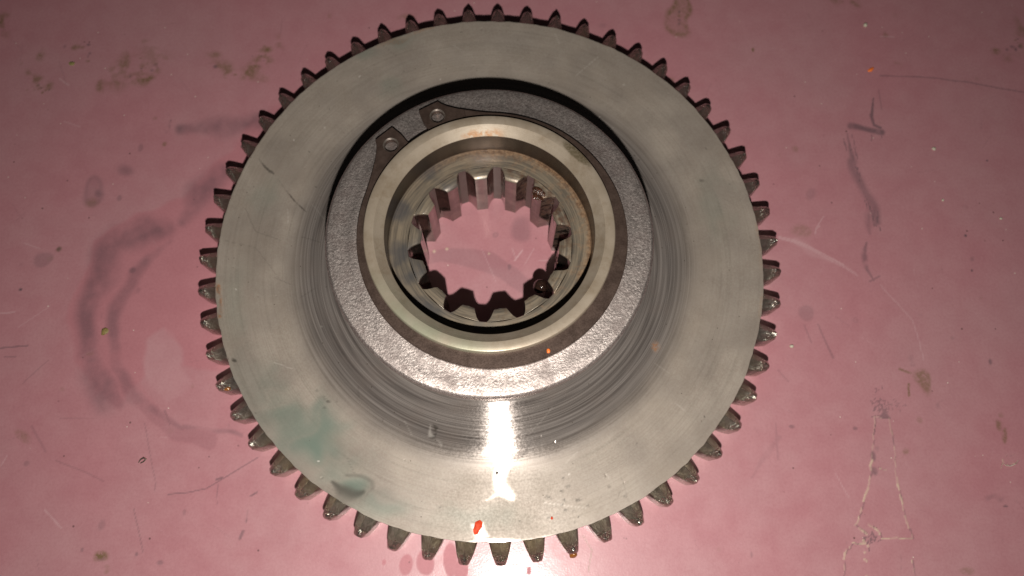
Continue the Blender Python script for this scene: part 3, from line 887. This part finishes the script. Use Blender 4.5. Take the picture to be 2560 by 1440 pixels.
def lug(side):
    pol = lambda r, d: np.array([r * math.cos(math.radians(GAP + side * d)), r * math.sin(math.radians(GAP + side * d))])
    hole = pol(43.6, 12.0)
    def arc(r0, d0, r1, d1, n=6): return [pol(r0 + (r1 - r0) * t, d0 + (d1 - d0) * t) for t in np.linspace(0, 1, n)[:-1]]
    out = []
    out += arc(39.3, 5.6, 42.0, 5.6, 4) + arc(42.0, 5.6, 46.4, 5.3, 3) + [pol(48.2, 6.2)]
    for t in np.linspace(.08, .92, 8): out.append(pol(48.2, 6.2) * (1 - t) + pol(48.7, 14.5) * t)
    out += [pol(48.7, 14.5), pol(47.3, 15.7), pol(46.1, 17.3), pol(45.0, 19.4), pol(44.0, 21.7)]
    out += arc(ring_ro(24), 24, 38.5, 24, 6) + arc(38.5, 24, 39.3, 5.6, 8)
    # resample around the hole
    pts = np.array(out); N = 180
    d = pts - hole; ang = np.unwrap(np.arctan2(d[:, 1], d[:, 0]))
    if ang[-1] < ang[0]: pts = pts[::-1]; d = pts - hole; ang = np.unwrap(np.arctan2(d[:, 1], d[:, 0]))
    samples = []
    for k in range(N):
        t = -math.pi + 2 * math.pi * k / N; u = np.array([math.cos(t), math.sin(t)]); best = None
        for q in range(len(pts)):
            a, b = pts[q], pts[(q + 1) % len(pts)]
            Mx = np.array([[u[0], a[0] - b[0]], [u[1], a[1] - b[1]]])
            if abs(np.linalg.det(Mx)) < 1e-9: continue
            s_, w_ = np.linalg.solve(Mx, a - hole)
            if s_ > 0 and -1e-6 <= w_ <= 1 + 1e-6 and (best is None or s_ > best): best = s_
        samples.append((u, best or 3.0))
    HR = 2.15
    V, Fc = [], []
    prof = lambda u, s_: [(HR, ZC0), (s_, ZC0), (s_, ZC1 - .16), (s_ - .17, ZC1), (HR + .42, ZC1), (HR, ZC1 - .42)]
    for u, s_ in samples:
        for r, z in prof(u, s_): V.append((hole[0] + u[0] * r, hole[1] + u[1] * r, z))
    for k in range(N):
        k2 = (k + 1) % N
        for j in range(6): Fc.append((k * 6 + j, k * 6 + (j + 1) % 6, k2 * 6 + (j + 1) % 6, k2 * 6 + j))
    me = mesh("lug", V, Fc)
    bm = bmesh.new(); bm.from_mesh(me); bmesh.ops.recalc_face_normals(bm, faces=bm.faces); bm.to_mesh(me); bm.free()
    me.materials.append(M_RING); me.materials.append(M_GLEAM)
    hv = Vector((hole[0] * MM, hole[1] * MM, 0))
    for p in me.polygons:
        c = p.center - hv; c.z = 0
        if c.length < (HR + .3) * MM and c.length > (HR + .05) * MM: p.material_index = 1  # hole chamfer takes the painted gleam
    return link("lug", me, None, ring, 35)


lug(1); lug(-1)


# ------------------------------------------------------------------ crumbs, chips, oil
def lump(name, mat, px, py, z, sx, sy, sz, label, cat, seed, group=None, rough=.25, rot=0.0, sub=2):
    """irregular small body resting at height z (mm)"""
    rg = random.Random(seed)
    bm = bmesh.new()
    bmesh.ops.create_icosphere(bm, subdivisions=sub, radius=1.0)
    ph = [rg.uniform(0, 6.28) for _ in range(6)]
    for v in bm.verts:
        c = v.co
        k = 1 + rough * (math.sin(2.3 * c.x + ph[0]) * .5 + math.sin(3.1 * c.y + ph[1]) * .5 + math.sin(4.7 * c.z + 2.1 * c.x + ph[2]) * .35 + rg.gauss(0, .22))
        x, y, zz = c.x * k * sx, c.y * k * sy, c.z * k * sz
        if zz < -sz * .35: zz = -sz * .35
        v.co = Vector((x, y, zz + sz * .35)) * MM
    me = bpy.data.meshes.new(name)
    bm.to_mesh(me); bm.free()
    p = at(px, py, z + sz * .3)
    o = link(name, me, mat, None, 60)
    o.location = (p[0] * MM, p[1] * MM, z * MM)
    o.rotation_euler = (0, 0, math.radians(rot))
    return tag(o, label, cat, group)


lump("crumb", M_CRUMB, 2163, 63, 0, .85, .75, .6, "pale round crumb on the table above the orange speck", "crumb", 1, group="loose crumbs on the table")
lump("crumb", M_CRUMB, 2334, 372, 0, .8, .7, .5, "off-white crumb alone on the table right of the black bar-shaped scuff", "crumb", 2, group="loose crumbs on the table")
lump("crumb", M_CRUMB, 2357, 500, 0, .5, .45, .4, "tiny white grain at the right with a faint pale scratch beside it", "crumb", 3, group="loose crumbs on the table")
lump("crumb", M_CRUMB, 1979, 866, 0, .75, .6, .55, "white grain on the table close beside the right-hand gear teeth", "crumb", 4, group="loose crumbs on the table")
lump("crumb", M_CRUMB, 2503, 546, 0, .6, .5, .35, "small pale crumb near the right edge, lowest of the loose crumbs there", "crumb", 9, group="loose crumbs on the table")
lump("crumb", M_YELLOW, 263, 828, 0, 1.25, 1.1, .5, "yellow crumb lying between the two grey smears left of the gear", "crumb", 5, rough=.55, group="loose crumbs on the table")
lump("crumb", M_OLIVE, 180, 159, 0, 1.1, .8, .35, "yellow-green crumb among the olive grime at the upper left", "crumb", 6, rough=.4, group="loose crumbs on the table")
lump("paint_chip", M_ORANGE, 2178, 174, 0, 1.5, .7, .3, "bright orange fleck on the table between crumb and black scuff", "paint chip", 7, rot=35, group="red and orange paint chips")
lump("paint_chip", M_RED, 1193, 1319, Z1, 1.25, 1.95, .35, "red heart-shaped paint chip on the gear face near the bottom teeth", "paint chip", 8, rough=.3, rot=-20, group="red and orange paint chips")
lump("paint_chip", M_RED, 1380, 1295, Z1, .38, .45, .25, "tiny red dot on the gear face right of the red heart-shaped chip", "paint chip", 12, group="red and orange paint chips")
lump("paint_chip", M_ORANGE, 1371, 877, ZC1, .6, .65, .3, "orange-red speck on the dark retaining ring below the hub", "paint chip", 13, group="red and orange paint chips")
lump("oil_drop", M_OIL, 1350, 716, 15.0, 2.5, 2.2, 2.6, "glossy black oil drop hanging in the lower right spline groove", "oil drop", 14, rough=.12, sub=3, group="oil drops on the gear")
lump("oil_drop", M_AMBER, 560, 968, 9.6, 2.2, 1.0, .9, "round amber-black oil drop on a tooth at the lower left", "oil drop", 15, rough=.12, rot=-20, sub=3, group="oil drops on the gear")
lump("grease_smear", M_AMBER, 1434, 1382, 9.3, 1.2, 1.3, .8, "amber grease on the tip of a bottom tooth right of the glare", "grease", 16, rough=.35, sub=3)
lump("grease_lump", M_GREASE, 1350, 489, ZF - .5, 2.3, 1.2, 1.0, "brown glittering grease lump on the upper right edge of the splined bore", "grease", 17, rough=.9, rot=-25, sub=3)
lump("grease_drip", M_GREASE, 1391, 655, 12.0, .55, 2.3, 3.4, "dark brown grease drip hanging on the right side of the splined bore", "grease", 18, rough=.8, rot=-8, sub=3)


def curl(name, mat, pts, wid, label, cat, z=.25, lift=.4):
    P_ = [at(x, y, z) for x, y in pts]
    V, Fc = [], []
    n = len(P_)
    for i, p in enumerate(P_):
        q = P_[min(i + 1, n - 1)] - P_[max(i - 1, 0)]
        nrm = np.array([-q[1], q[0], 0]); nrm /= np.linalg.norm(nrm) + 1e-9
        zz = z + lift * math.sin(math.pi * i / (n - 1))
        w_ = wid * (.35 + .65 * math.sin(math.pi * (i + .6) / (n + .2)))
        for j in range(6):
            a = j / 6 * 2 * math.pi
            V.append(tuple(p[:2] + nrm[:2] * math.cos(a) * w_) + (zz + math.sin(a) * w_ * .6,))
    for i in range(n - 1):
        for j in range(6): Fc.append((i * 6 + j, i * 6 + (j + 1) % 6, (i + 1) * 6 + (j + 1) % 6, (i + 1) * 6 + j))
    Fc += [tuple(reversed(range(6))), tuple(range((n - 1) * 6, n * 6))]
    me = mesh(name, V, Fc)
    c = np.array(me.vertices[0].co)
    c = Vector((c[0], c[1], 0))
    for v in me.vertices: v.co -= c
    o = link(name, me, mat, None, 50)
    o.location = c
    return tag(o, label, cat)


curl("metal_shaving", M_SHAVE, [(346, 1157), (352, 1149), (360, 1145), (366, 1148), (360, 1154), (351, 1158)], .28, "small curled metal shaving on the table left of the gear", "metal shaving")
curl("fibre", M_FIBRE, [(2502, 1172), (2506, 1158), (2514, 1164), (2526, 1165), (2538, 1160), (2546, 1150)], .17, "thin wavy fibre on the table at the right edge", "fibre", z=.15, lift=.2)
